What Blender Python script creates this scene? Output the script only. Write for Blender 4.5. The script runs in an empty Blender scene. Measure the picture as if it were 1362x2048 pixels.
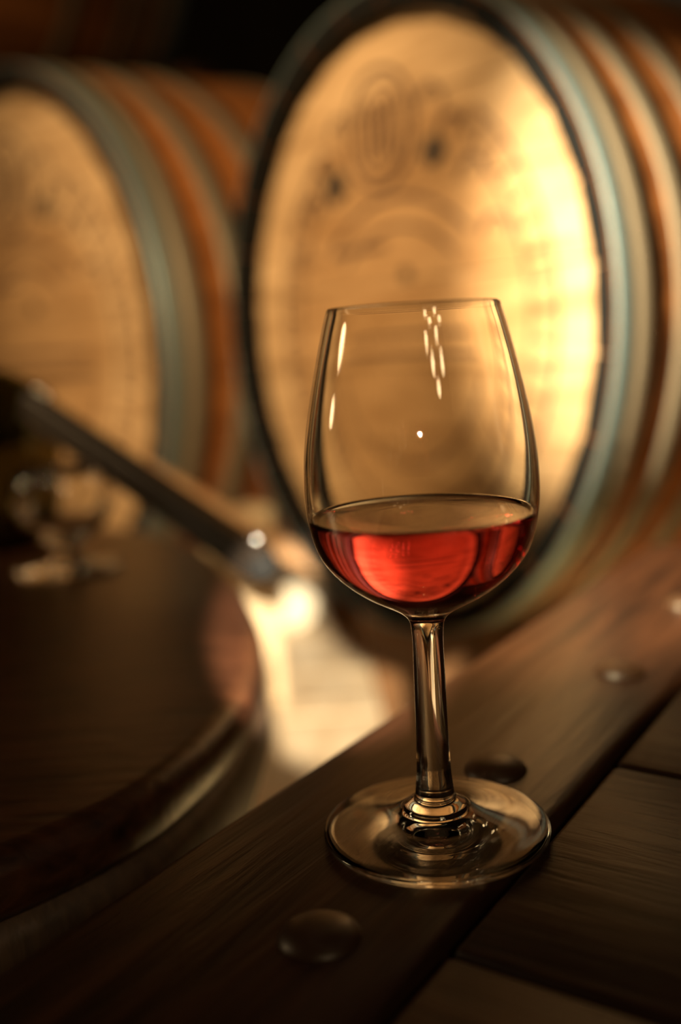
import bpy, bmesh, math, random
from mathutils import Vector, Matrix
from math import sin, cos, pi, sqrt, atan2
random.seed(7)
S = bpy.context.scene
COL = S.collection
CZ = 0.45                                    # camera height above the cellar floor

# ------------------------------------------------------------------ camera
PITCH, ROLL = 0.17178, -0.05975
cam_d = bpy.data.cameras.new('camera')
cam_d.sensor_fit = 'VERTICAL'; cam_d.sensor_height = 36.0; cam_d.sensor_width = 24.0
cam_d.lens = 2018.6 * 36.0 / 2048.0
cam_d.clip_start = 0.01; cam_d.clip_end = 50
cam = bpy.data.objects.new('camera', cam_d); COL.objects.link(cam)
f = Vector((0, cos(PITCH), -sin(PITCH))); u = Vector((0, sin(PITCH), cos(PITCH))); x = Vector((1, 0, 0))
xr = x * cos(ROLL) + u * sin(ROLL); ur = -x * sin(ROLL) + u * cos(ROLL)
M = Matrix((xr, ur, -f)).transposed().to_4x4(); M.translation = Vector((0, 0, CZ))
cam.matrix_world = M
cam_d.dof.use_dof = True; cam_d.dof.focus_distance = 0.292; cam_d.dof.aperture_fstop = 3.4
S.camera = cam

# ------------------------------------------------------------------ world, exposure
w = bpy.data.worlds.new('world'); S.world = w; w.use_nodes = True
w.node_tree.nodes['Background'].inputs[0].default_value = (1, .72, .42, 1)
w.node_tree.nodes['Background'].inputs[1].default_value = 0.0
S.view_settings.view_transform = 'Standard'; S.view_settings.look = 'None'
S.view_settings.gamma = 1; S.view_settings.exposure = 0.0; S.view_settings.use_curve_mapping = False
cy = S.cycles
cy.use_denoising = True; cy.max_bounces = 16; cy.transmission_bounces = 16; cy.glossy_bounces = 8
cy.transparent_max_bounces = 8; cy.caustics_reflective = False; cy.caustics_refractive = True
cy.sample_clamp_indirect = 4; cy.blur_glossy = 0.5

# ------------------------------------------------------------------ lights
WARM = (1.0, .70, .36)
def spot(name, loc, target, power, size, blend=1.0, rad=.03, col=WARM):
    d = bpy.data.lights.new(name, 'SPOT'); d.energy = power; d.color = col
    d.spot_size = math.radians(size); d.spot_blend = blend; d.shadow_soft_size = rad
    o = bpy.data.objects.new(name, d); COL.objects.link(o); o.location = loc
    o.rotation_euler = (Vector(target) - Vector(loc)).to_track_quat('-Z', 'Y').to_euler(); return o
def bulb(name, loc, power, rad=.012, col=WARM):
    d = bpy.data.lights.new(name, 'POINT'); d.energy = power; d.color = col; d.shadow_soft_size = rad
    o = bpy.data.objects.new(name, d); COL.objects.link(o); o.location = loc; return o
# a small chandelier behind the camera, to the right
for i, (dx, dz) in enumerate([(-.10, .24), (.06, .22), (-.04, .14), (.12, .12), (-.12, .04), (.04, .03), (-.05, -.06), (.08, -.08), (0, -.16)]):
    bulb('chandelier_bulb', (.46 + dx * 1.7, -.95 + dx * .8, CZ + .64 + dz), 1.6, .036)
# a wall lamp behind the camera, to the left
bulb('wall_lamp_bulb', (-1.50, .62, CZ + .50), 10, .085)
bulb('wall_lamp_bulb', (-1.50, .66, CZ + .24), 4, .06)
# main lamp on the barrel heads, then unseen spots added to brighten parts
spot('room_lamp', (-.62, -.15, CZ + .55), (-.14, 1.12, CZ + .10), 112, 42, .9, .04, (1, .70, .36))
spot('barrel_fill', (-.70, -.05, CZ + .45), (.195, .69, CZ + .05), 400, 18.5, 1.0, .02, (1, .83, .54))  # added spot, extra brightness for the right edge of the near head
spot('floor_fill', (.0, -.10, CZ + .06), (-.012, 1.40, 0), 280, 13.2, .4, .003, (1, .84, .60))  # added beside the camera to brighten the floor between the tables

spot('table_fill', (-.35, .25, CZ + .95), (.14, .56, CZ - .148), 700, 17, 1.0, .03, (1, .80, .44))  # unseen spot added to lift the far end of the right table
spot('rack_fill', (-.4, .7, CZ + 1.5), (-1.0, 2.2, CZ + .75), 26, 40, 1.0, .05)  # small added light so the high barrel shows
spot('wall_fill', (1.6, 2.6, 2.4), (1.35, 4.2, 1.75), 26, 60, 1.0, .05, (1, .90, .66))  # added light for a paler patch on the back wall

# ------------------------------------------------------------------ helpers
def mat(name):
    m = bpy.data.materials.new(name); m.use_nodes = True
    return m, m.node_tree.nodes, m.node_tree.links, m.node_tree.nodes['Principled BSDF']
def simple(name, col, rough=.5, metal=0.0, spec=.5):
    m, n, l, b = mat(name)
    b.inputs['Base Color'].default_value = (*col, 1); b.inputs['Roughness'].default_value = rough
    b.inputs['Metallic'].default_value = metal; b.inputs['Specular IOR Level'].default_value = spec
    return m
def wood(name, c1, c2, rough=.5, scale=(1, 1, 1), grain=30, bump=.2, spots=0, spec=.5, vary=.0, dist=.002):
    m, n, l, b = mat(name)
    tc = n.new('ShaderNodeTexCoord'); mp = n.new('ShaderNodeMapping'); mp.inputs['Scale'].default_value = scale
    l.new(tc.outputs['Object'], mp.inputs['Vector'])
    oi = n.new('ShaderNodeObjectInfo'); ad = n.new('ShaderNodeVectorMath'); ad.operation = 'ADD'
    ml = n.new('ShaderNodeVectorMath'); ml.operation = 'SCALE'; ml.inputs['Scale'].default_value = 1.0 if vary else 0.0
    cmb = n.new('ShaderNodeCombineXYZ')
    for k in range(3): l.new(oi.outputs['Random'], cmb.inputs[k])
    ml.inputs['Scale'].default_value = 17.0
    l.new(cmb.outputs[0], ml.inputs[0]); l.new(mp.outputs[0], ad.inputs[0]); l.new(ml.outputs[0], ad.inputs[1])
    no = n.new('ShaderNodeTexNoise'); no.inputs['Scale'].default_value = grain; no.inputs['Detail'].default_value = 6
    no.inputs['Roughness'].default_value = .6; no.inputs['Distortion'].default_value = .4
    l.new(ad.outputs[0], no.inputs['Vector'])
    cr = n.new('ShaderNodeValToRGB'); cr.color_ramp.elements[0].position = .32; cr.color_ramp.elements[1].position = .68
    cr.color_ramp.elements[0].color = (*c1, 1); cr.color_ramp.elements[1].color = (*c2, 1)
    l.new(no.outputs['Fac'], cr.inputs['Fac'])
    hs = n.new('ShaderNodeHueSaturation'); mr = n.new('ShaderNodeMapRange')
    mr.inputs['To Min'].default_value = 1 - vary; mr.inputs['To Max'].default_value = 1 + vary
    l.new(oi.outputs['Random'], mr.inputs['Value']); l.new(mr.outputs[0], hs.inputs['Value']); l.new(cr.outputs[0], hs.inputs['Color'])
    l.new(hs.outputs[0], b.inputs['Base Color'])
    b.inputs['Roughness'].default_value = rough; b.inputs['Specular IOR Level'].default_value = spec
    bp = n.new('ShaderNodeBump'); bp.inputs['Strength'].default_value = bump; bp.inputs['Distance'].default_value = dist
    l.new(no.outputs['Fac'], bp.inputs['Height']); l.new(bp.outputs[0], b.inputs['Normal'])
    return m
def link(name, bm, mats, parent=None, smooth=False, loc=None, rot=None):
    me = bpy.data.meshes.new(name); bm.normal_update(); bm.to_mesh(me); bm.free()
    for m in (mats if isinstance(mats, (list, tuple)) else [mats]): me.materials.append(m)
    if smooth:
        for p in me.polygons: p.use_smooth = True
    o = bpy.data.objects.new(name, me); COL.objects.link(o)
    if parent: o.parent = parent
    if loc: o.location = loc
    if rot: o.rotation_euler = rot
    return o
def again(src, parent, loc=None, rot=None):
    c = src.copy(); COL.objects.link(c); c.parent = parent
    if loc: c.location = loc
    if rot: c.rotation_euler = rot
    return c
def thing(name, label, cat, loc=(0, 0, 0), rotz=0, group=None):
    o = bpy.data.objects.new(name, None); COL.objects.link(o); o.empty_display_size = .05
    o.location = loc; o.rotation_euler = (0, 0, rotz); o['label'] = label; o['category'] = cat
    if group: o['group'] = group
    return o
def tag(o, label, cat, group=None):
    o['label'] = label; o['category'] = cat
    if group: o['group'] = group
    return o
def box(bm, x0, x1, y0, y1, z0, z1, bev=0.0, seg=2):
    r = bmesh.ops.create_cube(bm, size=1)
    for v in r['verts']:
        v.co = Vector(((x0 + x1) / 2 + v.co.x * (x1 - x0), (y0 + y1) / 2 + v.co.y * (y1 - y0), (z0 + z1) / 2 + v.co.z * (z1 - z0)))
    if bev:
        es = {e for v in r['verts'] for e in v.link_edges}
        bmesh.ops.bevel(bm, geom=list(es), offset=bev, segments=seg, profile=.5, affect='EDGES')
def lathe(bm, prof, n=96, close=False):
    """prof: (r, z) list; r == 0 makes a pole; close joins last to first."""
    rings = []
    for r, z in prof:
        if r < 1e-7: rings.append([bm.verts.new((0, 0, z))])
        else: rings.append([bm.verts.new((r * cos(2 * pi * k / n), r * sin(2 * pi * k / n), z)) for k in range(n)])
    pr = list(zip(rings, rings[1:])) + ([(rings[-1], rings[0])] if close else [])
    for a, b in pr:
        for k in range(n):
            j = (k + 1) % n
            if len(a) == 1 and len(b) == 1: continue
            if len(a) == 1: bm.faces.new((a[0], b[j], b[k]))
            elif len(b) == 1: bm.faces.new((a[k], a[j], b[0]))
            else: bm.faces.new((a[k], a[j], b[j], b[k]))
    bmesh.ops.recalc_face_normals(bm, faces=bm.faces)
def spline(pts, sub=8, closed=False):
    out = []; n = len(pts)
    P = lambda i: Vector(pts[i % n]) if closed else Vector(pts[max(0, min(n - 1, i))])
    for i in range(n if closed else n - 1):
        p0, p1, p2, p3 = P(i - 1), P(i), P(i + 1), P(i + 2)
        for k in range(sub):
            t = k / sub
            out.append(.5 * ((2 * p1) + (-p0 + p2) * t + (2 * p0 - 5 * p1 + 4 * p2 - p3) * t * t + (-p0 + 3 * p1 - 3 * p2 + p3) * t ** 3))
    if not closed: out.append(P(n - 1))
    return out
def prism(bm, poly, z0, z1, bev=0, seg=2):
    """vertical prism over a 2-D outline"""
    a = [bm.verts.new((p[0], p[1], z0)) for p in poly]; b = [bm.verts.new((p[0], p[1], z1)) for p in poly]
    n = len(poly); bm.faces.new(a[::-1]); top = bm.faces.new(b)
    for k in range(n): bm.faces.new((a[k], a[(k + 1) % n], b[(k + 1) % n], b[k]))
    bmesh.ops.recalc_face_normals(bm, faces=bm.faces)
    if bev: bmesh.ops.bevel(bm, geom=list(top.edges), offset=bev, segments=seg, profile=.5, affect='EDGES')
def rod(bm, a, b, r, n=12, r2=None):
    a, b = Vector(a), Vector(b); q = (b - a).to_track_quat('Z', 'Y'); r2 = r if r2 is None else r2
    A = [bm.verts.new(a + q @ Vector((r * cos(2 * pi * k / n), r * sin(2 * pi * k / n), 0))) for k in range(n)]
    B = [bm.verts.new(b + q @ Vector((r2 * cos(2 * pi * k / n), r2 * sin(2 * pi * k / n), 0))) for k in range(n)]
    bm.faces.new(A[::-1]); bm.faces.new(B)
    for k in range(n): bm.faces.new((A[k], A[(k + 1) % n], B[(k + 1) % n], B[k]))

# ------------------------------------------------------------------ materials
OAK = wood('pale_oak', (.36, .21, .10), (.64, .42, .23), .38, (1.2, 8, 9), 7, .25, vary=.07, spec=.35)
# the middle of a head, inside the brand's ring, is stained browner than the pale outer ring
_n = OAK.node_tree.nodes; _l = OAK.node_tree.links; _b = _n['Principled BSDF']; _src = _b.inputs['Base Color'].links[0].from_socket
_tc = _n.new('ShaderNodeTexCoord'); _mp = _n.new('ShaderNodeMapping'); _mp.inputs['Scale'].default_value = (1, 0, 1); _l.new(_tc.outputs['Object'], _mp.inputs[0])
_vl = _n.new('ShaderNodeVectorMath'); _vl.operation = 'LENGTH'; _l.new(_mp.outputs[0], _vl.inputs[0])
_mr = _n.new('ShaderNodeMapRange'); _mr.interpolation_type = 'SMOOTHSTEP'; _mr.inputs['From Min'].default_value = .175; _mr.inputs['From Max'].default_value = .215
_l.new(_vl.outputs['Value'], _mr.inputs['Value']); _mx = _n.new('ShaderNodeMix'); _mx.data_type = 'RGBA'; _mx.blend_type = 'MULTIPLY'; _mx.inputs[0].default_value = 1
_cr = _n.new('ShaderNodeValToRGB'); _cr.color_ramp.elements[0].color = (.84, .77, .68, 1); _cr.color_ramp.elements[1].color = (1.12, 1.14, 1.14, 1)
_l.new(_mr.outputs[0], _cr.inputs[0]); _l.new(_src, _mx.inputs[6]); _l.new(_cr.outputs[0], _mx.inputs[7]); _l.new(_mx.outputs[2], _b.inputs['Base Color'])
STAVE = wood('orange_oak_stave', (.25, .078, .018), (.43, .155, .042), .5, (9, 1, 9), 6, .25, vary=.22)
NEAR_BLACK = simple('near_black', (.006, .006, .006), .8, 0, .15)  # near-black; on the chimes the shade inside the rim is put into this colour
HOOP1 = simple('blue_grey_hoop', (.19, .25, .25), .45, .5)
HOOP2 = simple('brown_grey_hoop', (.25, .20, .135), .5, .35)
BRAND = simple('branded_mark', (.085, .042, .028), .6)
KNOT = simple('dark_knot', (.055, .035, .022), .6)
DARK = wood('dark_varnished_wood', (.004, .0015, .0010), (.034, .0125, .006), .34, (14, 1.2, 14), 9, .55, vary=.12, spec=.28, dist=.0012)
DARK2 = wood('dark_varnished_wood_side', (.010, .0035, .002), (.062, .022, .010), .34, (3, 14, 14), 9, .45, vary=.0, spec=.4, dist=.0012)
PLUG = simple('dark_plug', (.030, .014, .007), .4, 0, .3)
SIDE = wood('dull_wood_side', (.035, .019, .010), (.075, .042, .022), .55, (60, 60, 3), 4, .2)
TAN = wood('tan_timber', (.36, .20, .10), (.52, .32, .17), .5, (2, 10, 10), 6, .2)
BLOCK = wood('pale_block', (.62, .46, .28), (.78, .62, .40), .6, (8, 8, 2), 6, .2)
RED = wood('reddish_timber', (.13, .062, .026), (.20, .10, .042), .55, (2, 10, 10), 6, .2)
FLOOR = wood('pale_floorboard', (.55, .40, .24), (.80, .66, .46), .45, (9, 1, 9), 5, .2, vary=.08)
PLASTER = wood('dark_plaster', (.045, .035, .028), (.075, .06, .045), .85, (1, 1, 1), 4, .6)
CEIL = wood('dark_ceiling', (.02, .016, .012), (.035, .027, .02), .9, (1, 1, 1), 4, .6)
STEEL = simple('dark_steel', (.018, .013, .010), .4, .2)
BRIGHT = simple('polished_steel', (.34, .32, .30), .2, 1.0)
WHITE = simple('off_white_silicone', (.80, .72, .56), .45)
def glassmat(name, col=(1, 1, 1), ior=1.5, dens=0, acol=(1, 1, 1)):
    m = bpy.data.materials.new(name); m.use_nodes = True; n = m.node_tree.nodes; l = m.node_tree.links
    for q in list(n):
        if q.type != 'OUTPUT_MATERIAL': n.remove(q)
    out = [q for q in n if q.type == 'OUTPUT_MATERIAL'][0]
    g = n.new('ShaderNodeBsdfGlass'); g.inputs['Color'].default_value = (*col, 1); g.inputs['IOR'].default_value = ior; g.inputs['Roughness'].default_value = 0
    l.new(g.outputs[0], out.inputs['Surface'])
    if dens:
        v = n.new('ShaderNodeVolumeAbsorption'); v.inputs['Color'].default_value = (*acol, 1); v.inputs['Density'].default_value = dens
        l.new(v.outputs[0], out.inputs['Volume'])
    return m
GLASS = glassmat('clear_glass', (1, .995, .98), 1.5)
WINE = glassmat('rose_wine', (1, 1, 1), 1.34, 46, (.98, .12, .17))
OLIVE = glassmat('olive_glass', (.55, .52, .36), 1.5)

# ------------------------------------------------------------------ setting: the cellar
def struct(name, bm, m, **k):
    o = link(name, bm, m, **k); o['kind'] = 'structure'; return o
X0, X1, Y0, Y1, ZT = -3.2, 3.2, -2.2, 4.2, 2.7
bm = bmesh.new(); box(bm, X0, X1, Y0, Y1, -.12, -.022); floor = struct('floor', bm, NEAR_BLACK)
fb = None; wdt = .16; k = 0
rnd = random.Random(3)
yy = Y0
bm = bmesh.new(); box(bm, -3.19, 3.19, .0015, wdt - .0015, -.022, 0, .0015, 1); me0 = None
while yy < Y1 - .01:
    if fb is None: fb = link('floorboard', bm, FLOOR, floor, loc=(0, yy, 0))
    else: again(fb, floor, loc=(0, yy, 0))
    yy += wdt
bm = bmesh.new(); box(bm, X0, X1, Y1, Y1 + .1, -.12, ZT); struct('wall_back', bm, PLASTER)
bm = bmesh.new(); box(bm, X0, X1, Y0 - .1, Y0, -.12, ZT); struct('wall_front', bm, PLASTER)
bm = bmesh.new(); box(bm, X0 - .1, X0, Y0, Y1, -.12, ZT); struct('wall_left', bm, PLASTER)
bm = bmesh.new(); box(bm, X1, X1 + .1, Y0, Y1, -.12, ZT); struct('wall_right', bm, PLASTER)
bm = bmesh.new(); box(bm, X0, X1, Y0, Y1, ZT, ZT + .1); struct('ceiling', bm, CEIL)

# ------------------------------------------------------------------ barrels
def strip(bm, pts, wd, y):
    """flat line of width wd along (x, z) pts in the head's plane, 0.6 mm proud"""
    n = len(pts); wd *= 1.5
    L = []; R_ = []
    for i, p in enumerate(pts):
        a = Vector(pts[max(0, i - 1)]); b = Vector(pts[min(n - 1, i + 1)]); d = (b - a).normalized() if (b - a).length > 0 else Vector((1, 0))
        nn = Vector((-d.y, d.x)) * wd / 2; p = Vector(p)
        L.append(bm.verts.new((p.x + nn.x, y, p.y + nn.y))); R_.append(bm.verts.new((p.x - nn.x, y, p.y - nn.y)))
    for i in range(n - 1): bm.faces.new((L[i], L[i + 1], R_[i + 1], R_[i]))
def arc(cx, cz, r, a0, a1, n=24, rz=None):
    rz = rz or r
    return [(cx + r * cos(math.radians(a0 + (a1 - a0) * i / n)), cz + rz * sin(math.radians(a0 + (a1 - a0) * i / n))) for i in range(n + 1)]
def barrel(label, loc, yaw, s, marks=1, NST=28):
    loc = (loc[0] + sin(yaw) * .008 * s, loc[1] - cos(yaw) * .008 * s, loc[2])
    t = thing('wine_barrel', label, 'barrel', loc, yaw, 'oak barrels in the cellar')
    rc, rb, L, th, rec = .275 * s, .294 * s, .86 * s, .0195 * s, .026 * s
    prof = lambda y: rb - (rb - rc) * (2 * y / L - 1) ** 2
    ys = [0, .012 * s] + [.012 * s + (L - .024 * s) * i / 8 for i in range(1, 8)] + [L - .012 * s, L]
    da = pi / NST; bm = bmesh.new(); rows = []
    for y in ys:
        ro = prof(y) - (.001 * s if y in (0, L) else 0); ri = prof(y) - (th if 0 < y < L else .0175 * s)
        g = .0006 / ro
        rows.append([bm.verts.new((r * sin(a), y, r * cos(a))) for r, a in
                     [(ri, -da + g), (ri, da - g), (ro - .0007, da - g), (ro, 0), (ro - .0007, -da + g)]])
    for A, B in zip(rows, rows[1:]):
        for k in range(5):
            fc = bm.faces.new((A[k], A[(k + 1) % 5], B[(k + 1) % 5], B[k]))
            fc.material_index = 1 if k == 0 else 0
    for r_ in (rows[0], rows[-1]):
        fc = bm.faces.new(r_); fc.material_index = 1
    bmesh.ops.recalc_face_normals(bm, faces=bm.faces)
    st = link('stave', bm, [STAVE, NEAR_BLACK], t)
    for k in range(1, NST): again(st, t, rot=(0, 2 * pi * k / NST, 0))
    # hoops, front ones and their mirror at the far end
    hk = .76 if s == 1.0 else 1.0
    spans = [(.001, .021, HOOP1), (.023, .046, HOOP2), (.073, .098, HOOP2), (.136, .162, HOOP2), (.27, .30, HOOP2)]
    spans = [(a * hk, b * hk, m) for a, b, m in spans]
    for a, b, m in spans:
        for mir in (0, 1):
            bm = bmesh.new(); N = 96; pr = []
            y0, y1 = (a * s, b * s) if not mir else (L - b * s, L - a * s)
            for y, dr in ((y0, .0002), (y0, .0022), ((y0 + y1) / 2, .0028), (y1, .0022), (y1, .0002)): pr.append((prof(y) + dr, y))
            rings = [[bm.verts.new((r * cos(2 * pi * k / N), y, r * sin(2 * pi * k / N))) for k in range(N)] for r, y in pr]
            for A, B in zip(rings, rings[1:] + rings[:1]):
                for k in range(N): bm.faces.new((A[k], B[k], B[(k + 1) % N], A[(k + 1) % N]))
            bmesh.ops.recalc_face_normals(bm, faces=bm.faces)
            hp = link('hoop', bm, m, t, smooth=True)
            if not mir:
                for q in (-.012, .012):
                    bm = bmesh.new(); r0 = prof((y0 + y1) / 2) + .0018; an = 2.35 + q * 1.2 / s
                    bmesh.ops.create_uvsphere(bm, u_segments=8, v_segments=5, radius=.004 * s)
                    link('rivet', bm, BRIGHT, hp, smooth=True, loc=(r0 * cos(an), (y0 + y1) / 2, r0 * sin(an)))
    # the head: boards side by side, horizontal
    rh = prof(rec) - th + .001; NB = 7; hb = []
    for end in (0, 1):
        yb = rec if not end else L - rec - .018 * s
        for k in range(NB):
            z0 = -rh + 2 * rh * k / NB + .0006; z1 = -rh + 2 * rh * (k + 1) / NB - .0006
            off = [0, .0006, -.0003, .0004, 0, .0007, -.0002][k]
            bm = bmesh.new(); zs = [z0 + (z1 - z0) * i / 6 for i in range(7)]
            F = []; B = []
            right = [(sqrt(max(rh * rh - z * z, 1e-9)), z) for z in zs]; out = right + [(-a, z) for a, z in right[::-1]]
            F = [bm.verts.new((a, yb + off, z)) for a, z in out]; B = [bm.verts.new((a, yb + .018 * s, z)) for a, z in out]
            bm.faces.new(F); bm.faces.new(B[::-1])
            for i in range(len(F)): bm.faces.new((F[i], B[i], B[(i + 1) % len(F)], F[(i + 1) % len(F)]))
            bmesh.ops.remove_doubles(bm, verts=bm.verts, dist=1e-5)
            bmesh.ops.recalc_face_normals(bm, faces=bm.faces)
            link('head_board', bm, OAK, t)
    y = rec - .0012
    q = s * .25
    if marks:
        bm = bmesh.new()                          # ring of short radial strokes round the brand
        for d in range(-48, 232, 7):
            if 62 < d < 125: continue
            a = math.radians(d); strip(bm, [(q * .70 * cos(a), q * .70 * sin(a)), (q * .77 * cos(a), q * .77 * sin(a))], .0022 * s, y)
        strip(bm, arc(0, 0, q * .79, 125, 415, 60), .0022 * s, y); strip(bm, arc(0, 0, q * .675, 128, 412, 60), .0016 * s, y)
        o = link('brand_ring', bm, BRAND, t); o['kind'] = 'stuff'
        cz = q * .68                              # crest at the top of the head
        for P_, w_, nm in [(arc(-.06 * q, cz, q * .20, 0, 360, 32, q * .20), .003, 'crest_ring'), (arc(-.06 * q, cz, q * .15, 0, 360, 32, q * .15), .0018, 'crest_ring')] + \
                [([(q * (dx - .06), cz - q * .10), (q * (dx - .06), cz + q * .10)], .0035, 'crest_stroke') for dx in (-.075, -.03, .03, .075)] + \
                [(arc(sg * q * (.27 + .10 * j) - .04 * q, q * (.70 - .09 * j - .02 * j * j), q * .065, -10 if sg > 0 else 10, 190 if sg < 0 else 170, 8), .0026, 'crest_scallop') for sg in (-1, 1) for j in range(4)]:
            bm = bmesh.new(); strip(bm, P_, w_ * s, y); link(nm, bm, BRAND, t)
        for nm, P_, w_ in (('brand_arch', arc(0, -q * .16, q * .60, 48, 132, 24), .0026), ('brand_arch', arc(0, -q * .16, q * .50, 50, 130, 24), .0022),
                           ('brand_arch', arc(0, q * .05, q * .56, 205, 335, 30), .0016),
                           ('brand_line', [(-q * .45, -q * .02), (q * .45, -q * .02)], .0026), ('brand_line', [(-q * .52, -q * .10), (q * .5, -q * .10)], .0028), ('brand_line', [(-q * .40, q * .28), (-q * .05, q * .28)], .003)):
            bm = bmesh.new(); strip(bm, P_, w_ * s, y); link(nm, bm, BRAND, t)
        for kx, kz, kr in ((-.36, .53, .062), (.24, .555, .050), (.06, .17, .024)):
            bm = bmesh.new(); n = 14; vs = [bm.verts.new((q * kx + q * kr * (1 + .2 * sin(3 * i)) * cos(2 * pi * i / n) * 1.25, y - .0003, q * kz + q * kr * sin(2 * pi * i / n))) for i in range(n)]
            bm.faces.new(vs); link('knot', bm, KNOT, t)
    return t
Y1A, Y2A = -1.0, -0.8
b1 = barrel('bright oak barrel head with branded crest, directly behind the wine glass', (.0475, .913, CZ + .008), Y1A, 1.0)
b2 = barrel('large oak barrel at the left edge, blue-grey hoops and orange staves, behind the leaning bar', (-.433, 1.415, CZ + .006), Y2A, 1.32)
b3 = barrel('dim brown barrel high in the top left corner on the rack', (-1.22, 2.20, CZ + .98), -.7, 1.2, 0)

# supports
def local(o, p): return o.matrix_world @ Vector(p)
def saddle(name, label, loc, yaw, poly, y0, y1, m, parent=None, bev=.003):
    bm = bmesh.new()
    A = [bm.verts.new((a, y0, z)) for a, z in poly]; B = [bm.verts.new((a, y1, z)) for a, z in poly]
    bm.faces.new(A); bm.faces.new(B[::-1]); n = len(A)
    for i in range(n): bm.faces.new((A[i], B[i], B[(i + 1) % n], A[(i + 1) % n]))
    bmesh.ops.recalc_face_normals(bm, faces=bm.faces)
    o = link(name, bm, m, parent)
    if loc: o.location = loc; o.rotation_euler = (0, 0, yaw); tag(o, label, 'cradle', 'timber cradles under the barrels')
    return o
zf = -(CZ + .008)
def arcpoly(r, half, xb, zb, slope=.05, n=14):
    top = [(r * sin(a), -r * cos(a)) for a in [(-half + 2 * half * i / n) for i in range(n + 1)]]
    return top + [(top[-1][0] + .02, top[-1][1]), (xb, zb), (-xb + 0, zb), (top[0][0] - .02, top[0][1])]
saddle('barrel_cradle', 'reddish timber cradle under the front of the bright barrel', (.0475, .913, CZ + .008), Y1A,
       arcpoly(.2865, .55, .10, zf), .055, .068 + .05, RED)
saddle('barrel_cradle', 'reddish timber cradle under the far end of the bright barrel', (.0475, .913, CZ + .008), Y1A,
       arcpoly(.2885, .62, .155, zf), .70, .77, RED)
def rail(label, y0, y1, top, xl, xr_, loc=(-.433, 1.415), yaw=Y2A, m=TAN, base=0.0):
    bm = bmesh.new(); box(bm, xl, xr_, y0, y1, base, top, .004, 1)
    o = link('rack_beam', bm, m, loc=(*loc, 0), rot=(0, 0, yaw)); tag(o, label, 'beam', 'beams under the large barrel'); return o
rail('tan timber beam on the floor under the front of the large left barrel', .085, .165, CZ + .006 - .3800, -.42, .27)
rail('tan timber beam on the floor under the far end of the large left barrel', .93, 1.01, CZ + .006 - .3800, -.42, .27)
# pale post between the two barrels
bm = bmesh.new(); box(bm, -.036, .036, -.03, .03, 0, CZ - .20, .004, 2)
for v in bm.verts:
    if v.co.z > .1 and v.co.x < 0: v.co.z -= .012
tag(link('wooden_post', bm, BLOCK, loc=(-.128, 1.225, 0), rot=(0, 0, .55)), 'short pale wooden post standing in the gap between the two barrels', 'post')
# rack with the high barrel
rk = thing('barrel_rack', 'dark rack beam carrying the high barrel in the top left corner', 'rack', (-1.22, 2.20, 0), -.7)
zt = CZ + .98 - .3485
for yb in (.12, .80):
    bm = bmesh.new(); box(bm, -.75, .55, yb, yb + .08, zt - .09, zt, .004, 1); link('crossbeam', bm, RED, rk)
for px in (-.70, .47):
    for yb in (.13, .81):
        bm = bmesh.new(); box(bm, px, px + .06, yb, yb + .06, 0, zt - .09, .003, 1); link('post', bm, RED, rk)

# ------------------------------------------------------------------ right table (under the glass)
TH = CZ - .148
tt = thing('tasting_table', 'dark plank table with domed plugs and rounded edge, under the wine glass', 'table', (0, 0, 0), 0)
D = Vector((.563, .8265)); Nn = Vector((.8265, -.563))            # along the edge, towards the table's middle
def tp(s, o): return (D.x * s + Nn.x * o, D.y * s + Nn.y * o)
def board(name, s0, s1, o0, o1, m, skew=0, bev=.0025, zt=TH, th=.032, seg=3):
    """board with its own local frame: x across, y along D"""
    bm = bmesh.new()
    P = [(o0, s0), (o1, s0), (o1, s1 + skew), (o0, s1)]
    a = [bm.verts.new((p[0], p[1], zt - th)) for p in P]; b = [bm.verts.new((p[0], p[1], zt)) for p in P]
    bm.faces.new(a[::-1]); bm.faces.new(b)
    for k in range(4): bm.faces.new((a[k], a[(k + 1) % 4], b[(k + 1) % 4], b[k]))
    bmesh.ops.recalc_face_normals(bm, faces=bm.faces)
    bmesh.ops.bevel(bm, geom=list(bm.edges), offset=bev, segments=seg, profile=.5, affect='EDGES')
    o = link(name, bm, m, tt, smooth=True); o.rotation_euler = (0, 0, atan2(D.y, D.x) - pi / 2)
    return o
ang = atan2(D.y, D.x) - pi / 2
board('edge_plank', -.35, .660, -.2035, -.1105, DARK, .085, .006)
CROSS = wood('dark_cross_plank', (.004, .0015, .0010), (.026, .010, .005), .4, (1.2, 14, 14), 9, .55, vary=.2, spec=.12, dist=.0012)
s = .315 - .12 * 5
for k in range(9):
    e = min(s + .12, .715)
    board('cross_plank', s + .0008, e - .0008, -.1085, .34, CROSS, 0, .002, seg=2)
    s += .12
    if s > .70: break
board('edge_plank', -.35, .72, .342, .435, DARK, 0, .006)
for (s_, o_) in [(-.19, -.140), (-.085, -.140), (.185, -.140), (.2935, -.1425), (.4045, -.1365), (.52, -.14), (.62, -.14)]:
    bm = bmesh.new(); lathe(bm, [(0, .0040), (.004, .0038), (.0075, .0030), (.0100, .0014), (.0108, .0002), (.0110, -.002)], 24)
    p = tp(s_, o_); link('plug', bm, PLUG, tt, smooth=True, loc=(p[0], p[1], TH))
for so in ((-.28, -.17), (.56, -.17), (-.28, .36), (.56, .36)):
    bm = bmesh.new(); p = tp(*so); box(bm, p[0] - .03, p[0] + .03, p[1] - .03, p[1] + .03, 0, TH - .0315, .004, 1); link('leg', bm, DARK, tt)

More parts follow.
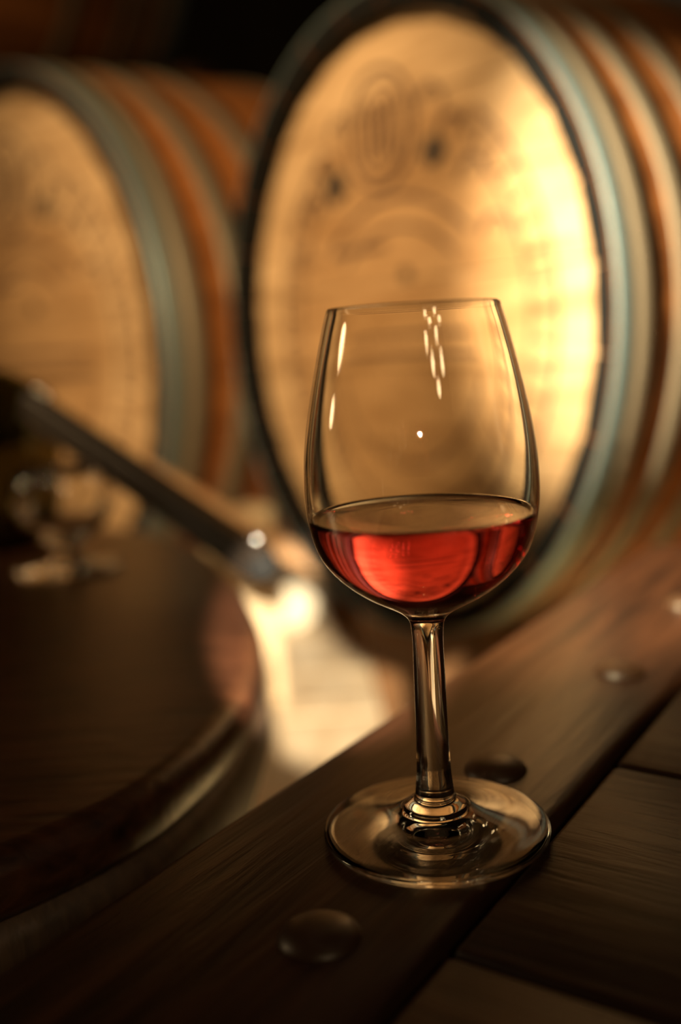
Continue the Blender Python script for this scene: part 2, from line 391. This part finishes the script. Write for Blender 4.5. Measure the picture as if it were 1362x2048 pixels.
# ------------------------------------------------------------------ left table
lt = thing('side_table', 'low rounded dark wooden table with tapering body, left of the glass', 'table')
OUT = spline([(-.26, .87), (-.17, .83), (-.105, .735), (-.068, .624), (-.050, .540), (-.043, .480), (-.045, .415), (-.058, .355), (-.085, .305),
              (-.15, .255), (-.26, .225), (-.38, .26), (-.45, .36), (-.47, .50), (-.44, .66), (-.37, .81)], 6, True)
cx = sum(p.x for p in OUT) / len(OUT); cyy = sum(p.y for p in OUT) / len(OUT)
def off(P, d):
    n = len(P); R_ = []
    for i in range(n):
        tn = (P[(i + 1) % n] - P[i - 1]).normalized(); R_.append(P[i] + Vector((-tn.y, tn.x)) * -d * SG)
    return R_
ar = sum(OUT[i].x * OUT[(i + 1) % len(OUT)].y - OUT[(i + 1) % len(OUT)].x * OUT[i].y for i in range(len(OUT)))
SG = 1 if ar > 0 else -1
def loft(name, levels, m, par, cap=True):
    """levels: (outward offset, z)"""
    bm = bmesh.new(); rings = []
    for d, z in levels:
        rings.append([bm.verts.new((p.x, p.y, z)) for p in off(OUT, d)])
    for A, B in zip(rings, rings[1:]):
        for i in range(len(A)): bm.faces.new((A[i], A[(i + 1) % len(A)], B[(i + 1) % len(A)], B[i]))
    bm.faces.new(rings[0]); bm.faces.new(rings[-1][::-1])
    bmesh.ops.recalc_face_normals(bm, faces=bm.faces)
    o = link(name, bm, m, par)
    for p in o.data.polygons: p.use_smooth = len(p.vertices) == 4
    return o
loft('tabletop', [(-.009, TH), (-.005, TH - .0008), (-.002, TH - .003), (0, TH - .007), (0, TH - .017), (-.003, TH - .022)], DARK2, lt)
loft('table_body', [(-.004, TH - .022), (.0, TH - .03), (.001, TH - .045), (-.006, TH - .065), (-.02, TH - .09), (-.045, TH - .13), (-.07, TH - .18), (-.085, TH - .24), (-.09, 0)], SIDE, lt)

# ------------------------------------------------------------------ things on and behind the left table
def glass_obj(name, prof, m, loc, label, cat, n=64, group=None):
    bm = bmesh.new(); lathe(bm, prof, n); o = link(name, bm, m, smooth=True, loc=loc)
    if label: tag(o, label, cat, group)
    return o
# footed round glass
FG = [(0, .0005), (.030, .0005), (.0325, .0012), (.033, .002), (.030, .003), (.016, .005), (.008, .008), (.0065, .013), (.008, .018), (.016, .022), (.025, .029),
      (.0305, .040), (.031, .050), (.028, .062), (.0255, .068), (.0248, .0685), (.0242, .068), (.0265, .061), (.0292, .050), (.0287, .040), (.0235, .031), (.015, .0255), (.008, .0235), (0, .023)]
fg = thing('footed_glass', 'small blurred footed glass with orange reflections on the left table', 'glass', (-.190, .684, TH + .0003))
bm = bmesh.new(); lathe(bm, [(a * 1.1, b * 1.05) for a, b in FG], 64); link('glass_body', bm, GLASS, fg, smooth=True)
# squat olive jar with a domed lid
def sc(p, k): return [(a * k, b * k) for a, b in p]
jr = thing('glass_jar', 'dark olive domed glass jar cut by the left edge of the photo', 'jar', (-.275, .79, TH + .0003))
K = 1.28
bm = bmesh.new(); lathe(bm, sc([(0, 0), (.030, 0), (.036, .003), (.040, .015), (.044, .04), (.045, .062), (.0445, .070), (.042, .070), (.0425, .060), (.0415, .04), (.037, .016), (.033, .006), (0, .005)], K), 64); link('bowl', bm, OLIVE, jr, smooth=True)
bm = bmesh.new(); lathe(bm, sc([(.0445, .0705), (.0425, .082), (.033, .098), (.020, .107), (.009, .110), (0, .1105), (0, .108), (.009, .1075), (.019, .1045), (.031, .096), (.0400, .081), (.0418, .0705)], K), 64)
link('lid', bm, OLIVE, jr, smooth=True)
# dark bar leaning from the jar down to the table's right corner, and the tan plank behind it
def bar(name, a, b, wd, ht, m, par=None):
    a, b = Vector(a), Vector(b); d = (b - a).normalized(); side = d.cross(Vector((0, 0, 1))).normalized(); up = side.cross(d)
    bm = bmesh.new(); box(bm, -wd / 2, wd / 2, 0, (b - a).length, -ht, 0, .002, 2)
    o = link(name, bm, m); mt = Matrix((side, d, up)).transposed().to_4x4(); mt.translation = a
    o.matrix_world = mt; return o
lb = bar('leaning_bar', (-.047, .612, CZ - .128), (-.224, .755, CZ - .026), .016, .0215, STEEL)
tag(lb, 'dark metal bar with round studs leaning from the olive jar down to the table corner', 'bar')
Lb = (Vector((-.047, .612, -.128)) - Vector((-.224, .755, -.026))).length
for nm, loc, r_ in (('stud', (0, .010, .003), .0055), ('stud', (.002, Lb - .006, .003), .0042), ('stud', (.002, Lb - .018, .003), .0042), ('foot_cap', (0, .0, -.011), .0105)):
    bm = bmesh.new(); bmesh.ops.create_uvsphere(bm, u_segments=16, v_segments=10, radius=r_)
    link(nm, bm, BRIGHT if nm == 'stud' else NEAR_BLACK, lb, smooth=True, loc=loc)
pk = bar('leaning_plank', (.186, 1.272, CZ - .424), (-.214, 1.10, CZ - .116), .028, .022, TAN)
tag(pk, 'tan timber plank behind the dark bar, leaning on the rim of the large barrel', 'plank')
# pale bung on the floor
bm = bmesh.new(); lathe(bm, [(0, -.030), (.026, -.030), (.029, -.027), (.035, .024), (.035, .030), (.032, .033), (0, .034)], 48)
tag(link('barrel_bung', bm, WHITE, smooth=False, loc=(-.085, 1.57, .0355), rot=(pi / 2, 0, .1)), 'pale round bung lying on the bright floor between the barrels', 'bung')

# ------------------------------------------------------------------ the wine glass
GX, GY = .0231, .2820
OUTER = [(0, .0012), (.006, .0010), (.020, .0004), (.030, .0), (.0325, .0003), (.0336, .0010), (.0338, .0018), (.0333, .0025), (.031, .0029), (.026, .0034), (.020, .0044),
         (.015, .0056), (.0118, .0067), (.0100, .0078), (.0091, .0092), (.0078, .0101), (.0062, .0112), (.0058, .0128), (.0056, .0150), (.00515, .019), (.0049, .026), (.00472, .036), (.0046, .048),
         (.0045, .058), (.0047, .0635), (.0056, .0665), (.0085, .0690), (.0125, .0713), (.0185, .0748), (.0248, .0800), (.0294, .0860), (.0318, .0930), (.0329, .1010), (.0329, .1080),
         (.0323, .1160), (.0311, .1240), (.0293, .1330), (.0272, .1420), (.0252, .1500), (.0238, .1547)]
INNER = [(.0235, .1552), (.02305, .1550), (.0229, .1545), (.0243, .1498), (.0263, .1420), (.0284, .1330), (.0302, .1240), (.0314, .1160), (.0320, .1080), (.0320, .1010), (.0309, .0935),
         (.0284, .0868), (.0238, .0812), (.0175, .0764), (.0115, .0736), (.0060, .0722), (0, .0718)]
def smooth_prof(P, sub=3):
    return [(max(p.x, 0), p.y) for p in spline(P, sub)]
wg = thing('wine_glass', 'clear stemmed tasting glass of rosé wine standing in sharp focus on the dark table', 'glass', (GX, GY, TH + .0003))
bm = bmesh.new(); lathe(bm, smooth_prof(OUTER) + smooth_prof(INNER), 128)
link('glass_body', bm, GLASS, wg, smooth=True)
# the wine: reaches a hair into the glass wall
WL = .0976
prof = [(0, .07185 - .00012)]
for r_, z in smooth_prof(INNER[::-1])[1:]:
    if z < WL - .0004: prof.append((r_ + .00010, z - .00008))
rt = prof[-1][0]
prof += [(rt + .0001, WL), (rt - .0006, WL - .0001), (rt - .0013, WL - .0007), (rt - .0024, WL - .0010), (rt * .5, WL - .0011), (0, WL - .0011)]
bm = bmesh.new(); lathe(bm, prof, 128)
wn = link('rose_wine', bm, WINE, smooth=True, loc=(GX, GY, TH + .0003)); tag(wn, 'red rosé wine filling the lower part of the bowl of the glass', 'wine')
